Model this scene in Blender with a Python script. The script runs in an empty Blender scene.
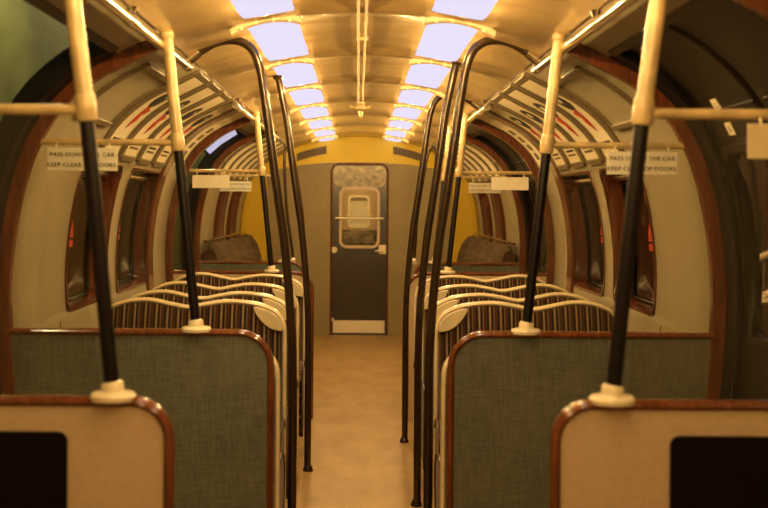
import bpy, bmesh, math, random
from mathutils import Vector, Matrix
random.seed(7)
S = bpy.context.scene
COL = S.collection
PI = math.pi

# ------------------------------------------------------------------ materials
def newmat(name):
    m = bpy.data.materials.new(name); m.use_nodes = True
    nt = m.node_tree; nt.nodes.clear()
    out = nt.nodes.new('ShaderNodeOutputMaterial')
    return m, nt, out

def lin(c):
    return tuple(((v/255)/12.92 if v/255 <= .04045 else ((v/255+.055)/1.055)**2.4) for v in c)+(1,)

def paint(name, col, rough=.45, metal=0.0, var=.12, scale=6, bump=0.0, bscale=60, spec=.5, coat=0.0, stretch=(1,1,1)):
    """noise varied principled surface"""
    m, nt, out = newmat(name)
    N = nt.nodes.new; L = nt.links.new
    b = N('ShaderNodeBsdfPrincipled')
    b.inputs['Roughness'].default_value = rough
    b.inputs['Metallic'].default_value = metal
    b.inputs['Specular IOR Level'].default_value = spec
    b.inputs['Coat Weight'].default_value = coat
    b.inputs['Coat Roughness'].default_value = .15
    tc = N('ShaderNodeTexCoord'); mp = N('ShaderNodeMapping'); mp.inputs['Scale'].default_value = stretch
    L(tc.outputs['Object'], mp.inputs['Vector'])
    n = N('ShaderNodeTexNoise'); n.inputs['Scale'].default_value = scale; n.inputs['Detail'].default_value = 5
    L(mp.outputs[0], n.inputs['Vector'])
    r = N('ShaderNodeValToRGB')
    r.color_ramp.elements[0].position = .3; r.color_ramp.elements[1].position = .7
    c = col[:3]
    r.color_ramp.elements[0].color = tuple(v*(1-var) for v in c)+(1,)
    r.color_ramp.elements[1].color = tuple(min(1, v*(1+var)) for v in c)+(1,)
    L(n.outputs['Fac'], r.inputs[0]); L(r.outputs[0], b.inputs['Base Color'])
    if bump:
        n2 = N('ShaderNodeTexNoise'); n2.inputs['Scale'].default_value = bscale; n2.inputs['Detail'].default_value = 3
        L(tc.outputs['Object'], n2.inputs['Vector'])
        bp = N('ShaderNodeBump'); bp.inputs['Strength'].default_value = bump; bp.inputs['Distance'].default_value = .01
        L(n2.outputs['Fac'], bp.inputs['Height']); L(bp.outputs[0], b.inputs['Normal'])
    L(b.outputs[0], out.inputs[0])
    return m

def wood_mat(name, c1, c2, rough=.28):
    m, nt, out = newmat(name); N = nt.nodes.new; L = nt.links.new
    b = N('ShaderNodeBsdfPrincipled'); b.inputs['Roughness'].default_value = rough
    b.inputs['Coat Weight'].default_value = .5; b.inputs['Coat Roughness'].default_value = .12
    tc = N('ShaderNodeTexCoord'); mp = N('ShaderNodeMapping'); mp.inputs['Scale'].default_value = (14, 14, 1.6)
    n = N('ShaderNodeTexNoise'); n.inputs['Scale'].default_value = 4; n.inputs['Detail'].default_value = 8
    r = N('ShaderNodeValToRGB'); r.color_ramp.elements[0].position = .35; r.color_ramp.elements[1].position = .68
    r.color_ramp.elements[0].color = c1+(1,); r.color_ramp.elements[1].color = c2+(1,)
    L(tc.outputs['Object'], mp.inputs[0]); L(mp.outputs[0], n.inputs['Vector']); L(n.outputs['Fac'], r.inputs[0])
    L(r.outputs[0], b.inputs['Base Color']); L(b.outputs[0], out.inputs[0])
    return m

def glass_mat(name, tint=(1, 1, 1), rough=.0, refl=1.0):
    m, nt, out = newmat(name); N = nt.nodes.new; L = nt.links.new
    t = N('ShaderNodeBsdfTransparent'); t.inputs[0].default_value = tint+(1,)
    g = N('ShaderNodeBsdfGlossy'); g.inputs['Roughness'].default_value = rough; g.inputs[0].default_value = (.9, .9, .9, 1)
    f = N('ShaderNodeFresnel'); f.inputs[0].default_value = 1.5
    mu = N('ShaderNodeMath'); mu.operation = 'MULTIPLY'; mu.inputs[1].default_value = refl
    mx = N('ShaderNodeMixShader')
    L(f.outputs[0], mu.inputs[0]); L(mu.outputs[0], mx.inputs[0]); L(t.outputs[0], mx.inputs[1]); L(g.outputs[0], mx.inputs[2])
    L(mx.outputs[0], out.inputs[0])
    return m

def emit_mat(name, col, strength):
    m, nt, out = newmat(name); e = nt.nodes.new('ShaderNodeEmission')
    e.inputs[0].default_value = col+(1,); e.inputs[1].default_value = strength
    nt.links.new(e.outputs[0], out.inputs[0]); return m

def moquette(name, axis=0, dark=(.026, .014, .009, 1), russet=(.07, .035, .018, 1), pale=(.40, .29, .17, 1)):
    """dark brown moquette with dashed pale stripes and russet stripes"""
    m, nt, out = newmat(name); N = nt.nodes.new; L = nt.links.new
    b = N('ShaderNodeBsdfPrincipled'); b.inputs['Roughness'].default_value = .95; b.inputs['Specular IOR Level'].default_value = .1
    b.inputs['Sheen Weight'].default_value = .15
    tc = N('ShaderNodeTexCoord'); sp = N('ShaderNodeSeparateXYZ'); L(tc.outputs['Object'], sp.inputs[0])
    def math_(op, a, bv=None):
        n = N('ShaderNodeMath'); n.operation = op
        for i, v in enumerate((a, bv)):
            if v is None: continue
            if isinstance(v, (int, float)): n.inputs[i].default_value = v
            else: L(v, n.inputs[i])
        return n.outputs[0]
    src = sp.outputs[axis]
    u = math_('FRACT', math_('MULTIPLY', math_('ADD', src, 5.0), 1/.046))
    ang = (1 if axis == 0 else 0)
    w = math_('ADD', sp.outputs[1-axis] if axis in (0, 1) else sp.outputs[0], sp.outputs[2])
    dash = math_('GREATER_THAN', math_('FRACT', math_('MULTIPLY', math_('ADD', w, 5.0), 1/.011)), .35)
    s1 = math_('LESS_THAN', math_('ABSOLUTE', math_('SUBTRACT', u, .25)), .085)
    s1 = math_('MULTIPLY', s1, dash)
    s2 = math_('LESS_THAN', math_('ABSOLUTE', math_('SUBTRACT', u, .75)), .2)
    m1 = N('ShaderNodeMix'); m1.data_type = 'RGBA'; m1.inputs[6].default_value = dark; m1.inputs[7].default_value = russet
    L(math_('MULTIPLY', s2, .75), m1.inputs[0])
    m2 = N('ShaderNodeMix'); m2.data_type = 'RGBA'; m2.inputs[7].default_value = pale
    L(m1.outputs[2], m2.inputs[6]); L(s1, m2.inputs[0])
    s3 = math_('LESS_THAN', math_('ABSOLUTE', math_('SUBTRACT', u, .62)), .05)
    m3 = N('ShaderNodeMix'); m3.data_type = 'RGBA'; m3.inputs[7].default_value = (.17, .11, .06, 1)
    L(m2.outputs[2], m3.inputs[6]); L(s3, m3.inputs[0]); L(m3.outputs[2], b.inputs['Base Color'])
    nz = N('ShaderNodeTexNoise'); nz.inputs['Scale'].default_value = 300
    L(tc.outputs['Object'], nz.inputs['Vector'])
    bp = N('ShaderNodeBump'); bp.inputs['Strength'].default_value = .4; bp.inputs['Distance'].default_value = .004
    L(nz.outputs['Fac'], bp.inputs['Height']); L(bp.outputs[0], b.inputs['Normal'])
    L(b.outputs[0], out.inputs[0]); return m

def lino_mat(name, c, c2):
    """woven, slightly blotched sheet"""
    m, nt, out = newmat(name); N = nt.nodes.new; L = nt.links.new
    b = N('ShaderNodeBsdfPrincipled'); b.inputs['Roughness'].default_value = .6; b.inputs['Specular IOR Level'].default_value = .3
    tc = N('ShaderNodeTexCoord')
    outs = []
    for st in ((220, 220, 12), (12, 12, 220)):
        mp = N('ShaderNodeMapping'); mp.inputs['Scale'].default_value = st
        n = N('ShaderNodeTexNoise'); n.inputs['Scale'].default_value = 1.2; n.inputs['Detail'].default_value = 2
        L(tc.outputs['Object'], mp.inputs[0]); L(mp.outputs[0], n.inputs['Vector']); outs.append(n.outputs['Fac'])
    a = N('ShaderNodeMath'); a.operation = 'ADD'; L(outs[0], a.inputs[0]); L(outs[1], a.inputs[1])
    n3 = N('ShaderNodeTexNoise'); n3.inputs['Scale'].default_value = 3; L(tc.outputs['Object'], n3.inputs['Vector'])
    a2 = N('ShaderNodeMath'); a2.operation = 'MULTIPLY_ADD'; L(a.outputs[0], a2.inputs[0]); a2.inputs[1].default_value = .5
    s3 = N('ShaderNodeMath'); s3.operation = 'MULTIPLY_ADD'; L(n3.outputs['Fac'], s3.inputs[0]); s3.inputs[1].default_value = .3; s3.inputs[2].default_value = -.15
    L(s3.outputs[0], a2.inputs[2])
    r = N('ShaderNodeValToRGB'); r.color_ramp.elements[0].position = .38; r.color_ramp.elements[1].position = .62
    r.color_ramp.elements[0].color = c+(1,); r.color_ramp.elements[1].color = c2+(1,)
    L(a2.outputs[0], r.inputs[0]); L(r.outputs[0], b.inputs['Base Color']); L(b.outputs[0], out.inputs[0])
    return m

def ceiling_mat(name):
    m, nt, out = newmat(name); N = nt.nodes.new; L = nt.links.new
    b = N('ShaderNodeBsdfPrincipled'); b.inputs['Coat Weight'].default_value = .8; b.inputs['Coat Roughness'].default_value = .2
    tc = N('ShaderNodeTexCoord')
    n = N('ShaderNodeTexNoise'); n.inputs['Scale'].default_value = 2.2; n.inputs['Detail'].default_value = 6
    L(tc.outputs['Object'], n.inputs['Vector'])
    r = N('ShaderNodeValToRGB'); r.color_ramp.elements[0].position = .3; r.color_ramp.elements[1].position = .7
    r.color_ramp.elements[0].color = (.34, .235, .11, 1); r.color_ramp.elements[1].color = (.48, .35, .18, 1)
    L(n.outputs['Fac'], r.inputs[0]); L(r.outputs[0], b.inputs['Base Color'])
    b.inputs['Roughness'].default_value = .38
    # gently buckled panels
    mp = N('ShaderNodeMapping'); mp.inputs['Scale'].default_value = (1.2, 3.2, 1); L(tc.outputs['Object'], mp.inputs[0])
    n2 = N('ShaderNodeTexNoise'); n2.inputs['Scale'].default_value = 1.6; n2.inputs['Detail'].default_value = 1
    L(mp.outputs[0], n2.inputs['Vector'])
    bp = N('ShaderNodeBump'); bp.inputs['Strength'].default_value = .5; bp.inputs['Distance'].default_value = .05
    L(n2.outputs['Fac'], bp.inputs['Height']); L(bp.outputs[0], b.inputs['Normal'])
    L(b.outputs[0], out.inputs[0]); return m

M = {}
M['cream_wall'] = paint('cream_wall', (.37, .33, .23), .42, var=.10, scale=3, bump=.05, bscale=12)
M['cream'] = paint('cream_enamel', (.80, .70, .46), .25, var=.10, scale=9, coat=.5)
M['cream_pipe'] = paint('cream_pipe', (.52, .39, .19), .3, var=.32, scale=14, coat=.4)
M['ceiling'] = ceiling_mat('ceiling_paint')
M['wood'] = wood_mat('polished_wood', (.075, .020, .008), (.15, .042, .013), .2)
M['wood_light'] = wood_mat('polished_wood_light', (.10, .028, .010), (.20, .06, .018), .14)
M['dark'] = paint('dark_rubber', (.004, .003, .0025), .5, spec=.2)
M['dark_door'] = paint('dark_door_paint', (.006, .003, .002), .36, var=.3, scale=3, spec=.22)
M['brown_pipe'] = paint('bronze_brown_pipe', (.040, .022, .011), .28, .45, var=.2, scale=20, coat=.5)
M['black_pipe'] = paint('black_painted_pipe', (.006, .003, .0025), .42, spec=.3, var=.2, scale=20)
M['chrome'] = paint('chrome', (.85, .80, .72), .14, 1.0, var=.05)
M['brass'] = paint('worn_brass', (.70, .50, .25), .38, 1.0, var=.2, scale=20)
M['lino'] = lino_mat('green_grey_lino', (.088, .094, .072), (.155, .160, .120))
M['panel_cream'] = paint('cream_sheet', (.58, .45, .29), .5, var=.06, scale=60, bump=.05, bscale=200)
M['board'] = paint('dark_board', (.006, .002, .002), .7, spec=.12)
M['yellow'] = paint('yellow_paint', (.74, .51, .012), .5, var=.05, scale=4)
M['grey_end'] = lino_mat('grey_end_panel', (.27, .215, .105), (.37, .295, .15))
M['end_door'] = paint('end_door_paint', (.028, .018, .012), .34, var=.25, scale=10, coat=.2)
M['scuffed'] = paint('scuffed_steel', (.15, .115, .065), .28, .15, var=.75, scale=14, bump=.3, bscale=25)
M['card'] = paint('advert_card', (.84, .76, .56), .5, var=.05, scale=20)
M['rib'] = paint('rib_grey_brown', (.15, .11, .06), .45, var=.1)
M['red'] = paint('red_print', (.48, .04, .02), .5)
M['black_print'] = paint('black_print', (.03, .025, .02), .5)
M['sign'] = paint('sign_white', (.78, .74, .62), .4, var=.05, scale=20)
M['sign_old'] = paint('sign_yellowed', (.70, .58, .36), .45, var=.12, scale=10)
M['glass'] = glass_mat('screen_glass', (.97, .96, .92), .0, .8)
M['win_glass'] = glass_mat('window_glass', (.34, .37, .34), .01, .5)
M['moq'] = moquette('striped_moquette', 0)
M['moq_y'] = moquette('striped_moquette_long', 1, (.05, .025, .015, 1), (.24, .09, .035, 1), (.6, .45, .26, 1))
M['bench'] = paint('bench_moquette', (.085, .055, .03), .95, var=.3, scale=30, bump=.3, bscale=200, stretch=(1, 3, 1))
M['lamp'] = emit_mat('lamp_glow', (.72, .66, .84), 1.15)
M['lilac_streak'] = emit_mat('tube_glow', (.60, .55, .70), .95)
M['green_out'] = paint('olive_green_wall', (.30, .31, .10), .8, var=.25, scale=1.6, stretch=(1, 1, 2.5), bump=.2, bscale=5)
M['platform'] = paint('platform_concrete', (.14, .13, .11), .8)
M['vent'] = paint('vent_brown', (.20, .13, .06), .6)

def floor_mat():
    m, nt, out = newmat('worn_tan_floor'); N = nt.nodes.new; L = nt.links.new
    b = N('ShaderNodeBsdfPrincipled'); b.inputs['Roughness'].default_value = .5; b.inputs['Specular IOR Level'].default_value = .35
    tc = N('ShaderNodeTexCoord')
    n = N('ShaderNodeTexNoise'); n.inputs['Scale'].default_value = 2.5; n.inputs['Detail'].default_value = 8; n.inputs['Roughness'].default_value = .65
    mp = N('ShaderNodeMapping'); mp.inputs['Scale'].default_value = (2.2, 1, 1); L(tc.outputs['Object'], mp.inputs[0]); L(mp.outputs[0], n.inputs['Vector'])
    r = N('ShaderNodeValToRGB'); r.color_ramp.elements[0].position = .3; r.color_ramp.elements[1].position = .75
    r.color_ramp.elements[0].color = (.33, .208, .066, 1); r.color_ramp.elements[1].color = (.49, .33, .122, 1)
    L(n.outputs['Fac'], r.inputs[0])
    v = N('ShaderNodeTexVoronoi'); v.inputs['Scale'].default_value = 7; L(tc.outputs['Object'], v.inputs['Vector'])
    lt = N('ShaderNodeMath'); lt.operation = 'LESS_THAN'; lt.inputs[1].default_value = .035; L(v.outputs['Distance'], lt.inputs[0])
    mx = N('ShaderNodeMix'); mx.data_type = 'RGBA'; mx.inputs[7].default_value = (.62, .52, .36, 1)
    L(lt.outputs[0], mx.inputs[0]); L(r.outputs[0], mx.inputs[6]); L(mx.outputs[2], b.inputs['Base Color'])
    n2 = N('ShaderNodeTexNoise'); n2.inputs['Scale'].default_value = 40; L(tc.outputs['Object'], n2.inputs['Vector'])
    bp = N('ShaderNodeBump'); bp.inputs['Strength'].default_value = .15; bp.inputs['Distance'].default_value = .01
    L(n2.outputs['Fac'], bp.inputs['Height']); L(bp.outputs[0], b.inputs['Normal'])
    L(b.outputs[0], out.inputs[0]); return m
M['floor'] = floor_mat()

# ------------------------------------------------------------------ object helpers
class MB:
    def __init__(s): s.v = []; s.f = []
    def quad(s, a, b, c, d):
        n = len(s.v); s.v += [a, b, c, d]; s.f.append((n, n+1, n+2, n+3))
    def box(s, lo, hi):
        n = len(s.v); x0, y0, z0 = lo; x1, y1, z1 = hi
        s.v += [(x0,y0,z0),(x1,y0,z0),(x1,y1,z0),(x0,y1,z0),(x0,y0,z1),(x1,y0,z1),(x1,y1,z1),(x0,y1,z1)]
        s.f += [tuple(n+i for i in q) for q in ((0,3,2,1),(4,5,6,7),(0,1,5,4),(1,2,6,5),(2,3,7,6),(3,0,4,7))]
        return s
    def grid(s, rows, closed=False):
        """rows: list of equally long point lists"""
        n = len(s.v); k = len(rows[0])
        for r in rows: s.v += [tuple(p) for p in r]
        for i in range(len(rows)-1):
            for j in range(k if closed else k-1):
                j2 = (j+1) % k
                s.f.append((n+i*k+j, n+i*k+j2, n+(i+1)*k+j2, n+(i+1)*k+j))
        return s
    def tube(s, path, r, seg=14, caps=True, ry=None):
        path = [Vector(p) for p in path]
        rs = r if isinstance(r, (list, tuple)) else [r]*len(path)
        t0 = (path[1]-path[0]).normalized()
        up = Vector((0, 1, 0)) if abs(t0.y) < .9 else Vector((0, 0, 1))
        u = (up - t0*up.dot(t0)).normalized()
        rows = []
        for i, p in enumerate(path):
            if i == 0: t = t0
            elif i == len(path)-1: t = (path[i]-path[i-1]).normalized()
            else: t = ((path[i+1]-path[i]).normalized()+(path[i]-path[i-1]).normalized()).normalized()
            u = (u - t*u.dot(t)).normalized(); w = t.cross(u)
            rr = rs[i]; r2 = rr if ry is None else ry
            rows.append([p+u*(math.cos(2*PI*k/seg)*r2)+w*(math.sin(2*PI*k/seg)*rr) for k in range(seg)])
        n = len(s.v); s.grid(rows, True)
        if caps:
            s.f.append(tuple(n+k for k in range(seg))[::-1])
            s.f.append(tuple(n+(len(path)-1)*seg+k for k in range(seg)))
        return s
    def prism(s, pts, y0, y1):
        """pts (x,z) outline extruded in y"""
        n = len(s.v); k = len(pts)
        s.v += [(p[0], y0, p[1]) for p in pts]+[(p[0], y1, p[1]) for p in pts]
        s.f.append(tuple(range(n, n+k))); s.f.append(tuple(range(n+2*k-1, n+k-1, -1)))
        for i in range(k):
            j = (i+1) % k; s.f.append((n+i, n+k+i, n+k+j, n+j))
        return s

def build(mb, name, mat, parent=None, bevel=0.0, smooth=True, origin=None, bseg=2):
    me = bpy.data.meshes.new(name)
    v = mb.v
    if origin is not None: v = [(p[0]-origin[0], p[1]-origin[1], p[2]-origin[2]) for p in v]
    me.from_pydata([tuple(p) for p in v], [], mb.f); me.validate()
    bm = bmesh.new(); bm.from_mesh(me)
    bmesh.ops.recalc_face_normals(bm, faces=bm.faces); bm.to_mesh(me); bm.free()
    if smooth:
        for p in me.polygons: p.use_smooth = True
        me.set_sharp_from_angle(angle=math.radians(38))
    o = bpy.data.objects.new(name, me); COL.objects.link(o)
    me.materials.append(mat)
    if origin is not None: o.location = origin
    if parent is not None:
        o.parent = parent
        if origin is not None: o.location = (0, 0, 0)
    if bevel:
        b = o.modifiers.new('bevel', 'BEVEL'); b.width = bevel; b.segments = bseg; b.limit_method = 'ANGLE'
        b.angle_limit = math.radians(40)
    return o

def thing(name, loc, label, cat, group=None):
    o = bpy.data.objects.new(name, None); COL.objects.link(o); o.location = loc
    o.empty_display_size = .05
    return tag(o, label, cat, group)
def tag(o, label, cat, group=None, kind=None):
    o['label'] = label; o['category'] = cat
    if group: o['group'] = group
    if kind: o['kind'] = kind
    return o
def struct(o, label, cat):
    o['kind'] = 'structure'; o['label'] = label; o['category'] = cat; return o
def child(mb, name, mat, root, **k):
    """mesh given in world coordinates, hung under root"""
    o = build(mb, name, mat, None, **k)
    off = root.location
    for v in o.data.vertices: v.co -= off
    o.parent = root
    return o
def subpart(mb, name, mat, part, root, **k):
    o = child(mb, name, mat, root, **k); o.parent = part; return o
def dup(root, loc, label):
    r = root.copy(); COL.objects.link(r); r.location = loc; r['label'] = label
    for ch in root.children:
        c = ch.copy(); COL.objects.link(c); c.parent = r
        for g in ch.children:
            d = g.copy(); COL.objects.link(d); d.parent = c
    return r

def text_part(body, size, root, name, mat, centre, facing=-1, extr=.0006, label=None):
    cu = bpy.data.curves.new(name, 'FONT'); cu.body = body; cu.size = size; cu.align_x = 'CENTER'; cu.align_y = 'CENTER'
    cu.extrude = extr; cu.offset = 0; cu.space_character = 1.12
    t = bpy.data.objects.new('lettering_source', cu); COL.objects.link(t)
    bpy.context.view_layer.update()
    dg = bpy.context.evaluated_depsgraph_get()
    me = bpy.data.meshes.new_from_object(t.evaluated_get(dg))
    bpy.data.objects.remove(t)
    rot = Matrix.Rotation(PI/2, 4, 'X')
    if facing > 0: rot = Matrix.Rotation(PI, 4, 'Z') @ rot
    me.transform(Matrix.Translation(Vector(centre)-root.location) @ rot)
    me.materials.clear(); me.materials.append(mat)
    o = bpy.data.objects.new(name, me); COL.objects.link(o); o.parent = root
    return o

# ------------------------------------------------------------------ cross-section of the carriage
RAW = [(1.15,0.0),(1.205,.35),(1.260,.7),(1.284,1.0),(1.282,1.2),(1.252,1.42),(1.200,1.60),(1.125,1.74),
       (1.04,1.832),(.952,1.897),(.86,1.945),(.76,1.995),(.68,2.032),(.57,2.070),(.42,2.107),(.22,2.140),(0.0,2.155)]
def catmull(pts, n=8):
    P = [pts[0]]+list(pts)+[pts[-1]]; out = []
    for i in range(1, len(P)-2):
        for k in range(n):
            t = k/n
            out.append(tuple(.5*((2*P[i][d])+(-P[i-1][d]+P[i+1][d])*t+(2*P[i-1][d]-5*P[i][d]+4*P[i+1][d]-P[i+2][d])*t*t
                       +(-P[i-1][d]+3*P[i][d]-3*P[i+1][d]+P[i+2][d])*t**3) for d in range(len(pts[0]))))
    out.append(tuple(pts[-1])); return out
PROF = catmull(RAW, 6)
ARC = [0.0]
for a, b in zip(PROF, PROF[1:]): ARC.append(ARC[-1]+math.dist(a, b))
def SP(a, off=0.0):
    """point at arc length a on the right-hand profile, moved inward by off"""
    a = max(0, min(ARC[-1]-1e-6, a))
    for i in range(len(ARC)-1):
        if ARC[i+1] >= a: break
    t = (a-ARC[i])/(ARC[i+1]-ARC[i]); p, q = PROF[i], PROF[i+1]
    x, z = p[0]+(q[0]-p[0])*t, p[1]+(q[1]-p[1])*t
    dx, dz = q[0]-p[0], q[1]-p[1]; l = math.hypot(dx, dz)
    return (x-dz/l*off, z+dx/l*off)          # inward normal = (-dz, dx)
def a_of_z(z):
    for i in range(len(PROF)-1):
        if PROF[i][1] <= z <= PROF[i+1][1]:
            t = (z-PROF[i][1])/(PROF[i+1][1]-PROF[i][1]); return ARC[i]+t*(ARC[i+1]-ARC[i])
def a_of_x(x):   # upper part
    for i in range(20, len(PROF)-1):
        if PROF[i][0] >= x >= PROF[i+1][0]:
            t = (PROF[i][0]-x)/(PROF[i][0]-PROF[i+1][0]); return ARC[i]+t*(ARC[i+1]-ARC[i])
def X_at(z): return SP(a_of_z(z))[0]
def Z_at(x): return SP(a_of_x(abs(x)))[1]
A_W0, A_W1 = a_of_z(.94), a_of_z(1.60)
A_DOOR = a_of_x(.86); A_CE = a_of_x(.72); A_CARD0 = a_of_z(1.64); A_SC = a_of_z(.962)

Y_NEAR, Y_END = -.9, 12.77
SCR = [2.71, 4.16, 7.78, 9.10]
H = .960
WINS = [(5.11, 5.94), (6.17, 7.11), (10.3, 11.05), (11.3, 12.15)]
DOORS = [(2.80, 4.05), (7.88, 9.0)]
SIDE = {-1: 'left', 1: 'right'}

# ------------------------------------------------------------------ shell
def wall(sg):
    ys = sorted(set([Y_NEAR, Y_END, 1.0, 2.0]+[y for w in WINS for y in w]+[y for d in DOORS for y in d]+[4.6, 8.4, 9.6, 3.4, 7.4]))
    aa = sorted(set([a for a in ARC if a < A_CE]+[A_W0, A_W1, A_DOOR, A_CE]))
    mb = MB()
    P = [SP(a) for a in aa]
    idx = {}
    for i in range(len(ys)):
        for j in range(len(aa)):
            idx[i, j] = len(mb.v); mb.v.append((sg*P[j][0], ys[i], P[j][1]))
    for i in range(len(ys)-1):
        yc = (ys[i]+ys[i+1])/2
        for j in range(len(aa)-1):
            ac = (aa[j]+aa[j+1])/2
            if any(w[0] < yc < w[1] for w in WINS) and A_W0 < ac < A_W1: continue
            if any(d[0] < yc < d[1] for d in DOORS) and ac < A_DOOR: continue
            mb.f.append((idx[i, j], idx[i+1, j], idx[i+1, j+1], idx[i, j+1]))
    o = build(mb, 'wall_'+SIDE[sg], M['cream_wall'])
    sm = o.modifiers.new('thick', 'SOLIDIFY'); sm.thickness = .012; sm.offset = 0
    struct(o, 'cream painted curved carriage side wall on the '+SIDE[sg], 'wall')
for sg in (-1, 1): wall(sg)

mb = MB()
aa = [a for a in ARC if a > A_CE]
pr = [SP(A_CE)]+[SP(a) for a in aa[:-1]]+[(0.0, 2.155)]
full = [(-p[0], p[1]) for p in pr]+[(p[0], p[1]) for p in pr[::-1][1:]]
ysx = [Y_NEAR+i*(Y_END-Y_NEAR)/340 for i in range(341)]
ARCS = [.565+1.265*i for i in range(10)]      # lamp positions along the car
def crest(y): return .020*sum(math.exp(-((y-a-.01)/.13)**2) for a in ARCS)
def fade(x): return max(0.0, min(1.0, (.70-abs(x))/.12))
mb.grid([[(p[0], y, p[1]-crest(y)*fade(p[0])) for p in full] for y in ysx])
o = build(mb, 'ceiling', M['ceiling']); struct(o, 'glossy cream curved carriage ceiling', 'ceiling')
sm = o.modifiers.new('thick', 'SOLIDIFY'); sm.thickness = .012; sm.offset = 0

mb = MB().box((-1.16, Y_NEAR, -.05), (1.16, Y_END, 0))
struct(build(mb, 'floor', M['floor']), 'worn tan carriage floor', 'floor')

# end walls
def profile_outline(off=0):
    r = [SP(a, off) for a in ARC[:-1:2]]+[(0, 2.155-off)]
    return [(p[0], p[1]) for p in r]+[(-p[0], p[1]) for p in r[::-1][1:]]
def wall_with_door(name, y, th, mat, hx0, hx1, hz):
    """outline minus a doorway: built as left piece, right piece, lintel"""
    out = profile_outline()
    right = [p for p in out if p[0] >= hx1]; left = [p for p in out if p[0] <= hx0]
    def ztop(x): return Z_at(x) if abs(x) < .9 else 0
    mb = MB()
    mb.prism([(hx1, 0)]+right+[(hx1, Z_at(hx1))], y, y+th)
    mb.prism([(hx0, Z_at(hx0))]+left+[(hx0, 0)], y, y+th)
    mid = [(hx1, Z_at(hx1))]+[p for p in out if hx0 < p[0] < hx1]+[(hx0, Z_at(hx0))]
    mb.prism([(hx0, hz), (hx1, hz)]+mid, y, y+th)
    return build(mb, name, mat, smooth=False)
DX0, DX1, DZ = -.300, .300, 1.845
o = wall_with_door('wall_back', Y_END, .04, M['yellow'], DX0, DX1, DZ)
struct(o, 'bright yellow end wall above and beside the grey panel', 'wall')
# grey panel with arched top on the end wall
def arch_z(x): return 1.70+.165*math.sqrt(max(0, 1-(x/1.02)**2))
def grey_part(x0, x1):
    n = 14; mb = MB()
    xs = [x0+(x1-x0)*i/n for i in range(n+1)]
    bot = 0.0
    pts = [(x0, bot), (x1, bot)]+[(x, arch_z(x)) for x in xs[::-1]]
    return mb.prism(pts, Y_END-.012, Y_END-.001)
g = thing('end_panel', (0, Y_END, 0), 'grey arched panel covering the yellow end wall around the end door', 'panel')
child(grey_part(-1.0, DX0-.001), 'side_sheet', M['grey_end'], g, smooth=False)
child(grey_part(DX1+.001, 1.0), 'side_sheet', M['grey_end'], g, smooth=False)
mb = MB().prism([(DX0, DZ+.004), (DX1, DZ+.004)]+[(x, arch_z(x)) for x in [DX1+(DX0-DX1)*i/8 for i in range(9)]], Y_END-.012, Y_END-.001)
child(mb, 'top_sheet', M['grey_end'], g, smooth=False)
mb = MB().tube([(x, Y_END-.013, arch_z(x)) for x in [-1.0+2.0*i/40 for i in range(41)]], .006, 8)
child(mb, 'edge_strip', M['cream_pipe'], g)
mb = MB()
mb.prism(profile_outline(), Y_NEAR-.03, Y_NEAR)
struct(build(mb, 'wall_front', M['cream_wall'], smooth=False), 'cream end wall behind the viewpoint', 'wall')

# ribs across the ceiling at each lamp
tn = 0
for y in ARCS:
    pts = [(SP(a)[0], SP(a)[1]-.020*fade(SP(a)[0])) for a in ARC[:-1] if SP(a)[0] < .70]+[(0, 2.135)]
    path = [(-p[0], y, p[1]) for p in pts]+[(p[0], y, p[1]) for p in pts[::-1][1:]]
    tn += 1
    struct(build(MB().tube(path, .004, 8, ry=.010), 'trim_%d' % tn, M['ceiling']), 'low cream rib across the ceiling', 'trim')

# longitudinal mouldings
for sg in (-1, 1):
    for (y0, y1) in DOORS:
        a0 = A_DOOR-.012; q = [SP(a0, .004), SP(a0+.03, .004), SP(a0+.03, .012), SP(a0, .014)]
        mb = MB().grid([[(sg*x, y, z) for x, z in q] for y in (y0, y1)], True); tn += 1
        struct(build(mb, 'trim_%d' % tn, M['dark_door'], smooth=False), 'dark strip over the %s doorway' % SIDE[sg], 'trim')

# ------------------------------------------------------------------ windows (deep wooden recesses)
def rrect(u0, u1, v0, v1, r, n=5):
    pts = []
    for cx, cy, a0 in ((u1-r, v1-r, 0), (u0+r, v1-r, 90), (u0+r, v0+r, 180), (u1-r, v0+r, 270)):
        for k in range(n+1):
            a = math.radians(a0+90*k/n); pts.append((cx+r*math.cos(a), cy+r*math.sin(a)))
    return pts
def rrect_dense(u0, u1, v0, v1, r):
    pts = rrect(u0, u1, v0, v1, r); out = []
    for i, p in enumerate(pts):
        q = pts[(i+1) % len(pts)]; out.append(p)
        d = math.dist(p, q)
        if d > .09:
            k = int(d/.05)
            for j in range(1, k): out.append((p[0]+(q[0]-p[0])*j/k, p[1]+(q[1]-p[1])*j/k))
    return out
def on_wall(sg, y, a, off, ext=0.0):
    x, z = SP(a, off); return (sg*(x+ext), y, z)
wn = 0
place = {(5.03, -1): 'window just past the second left screen', }
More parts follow.
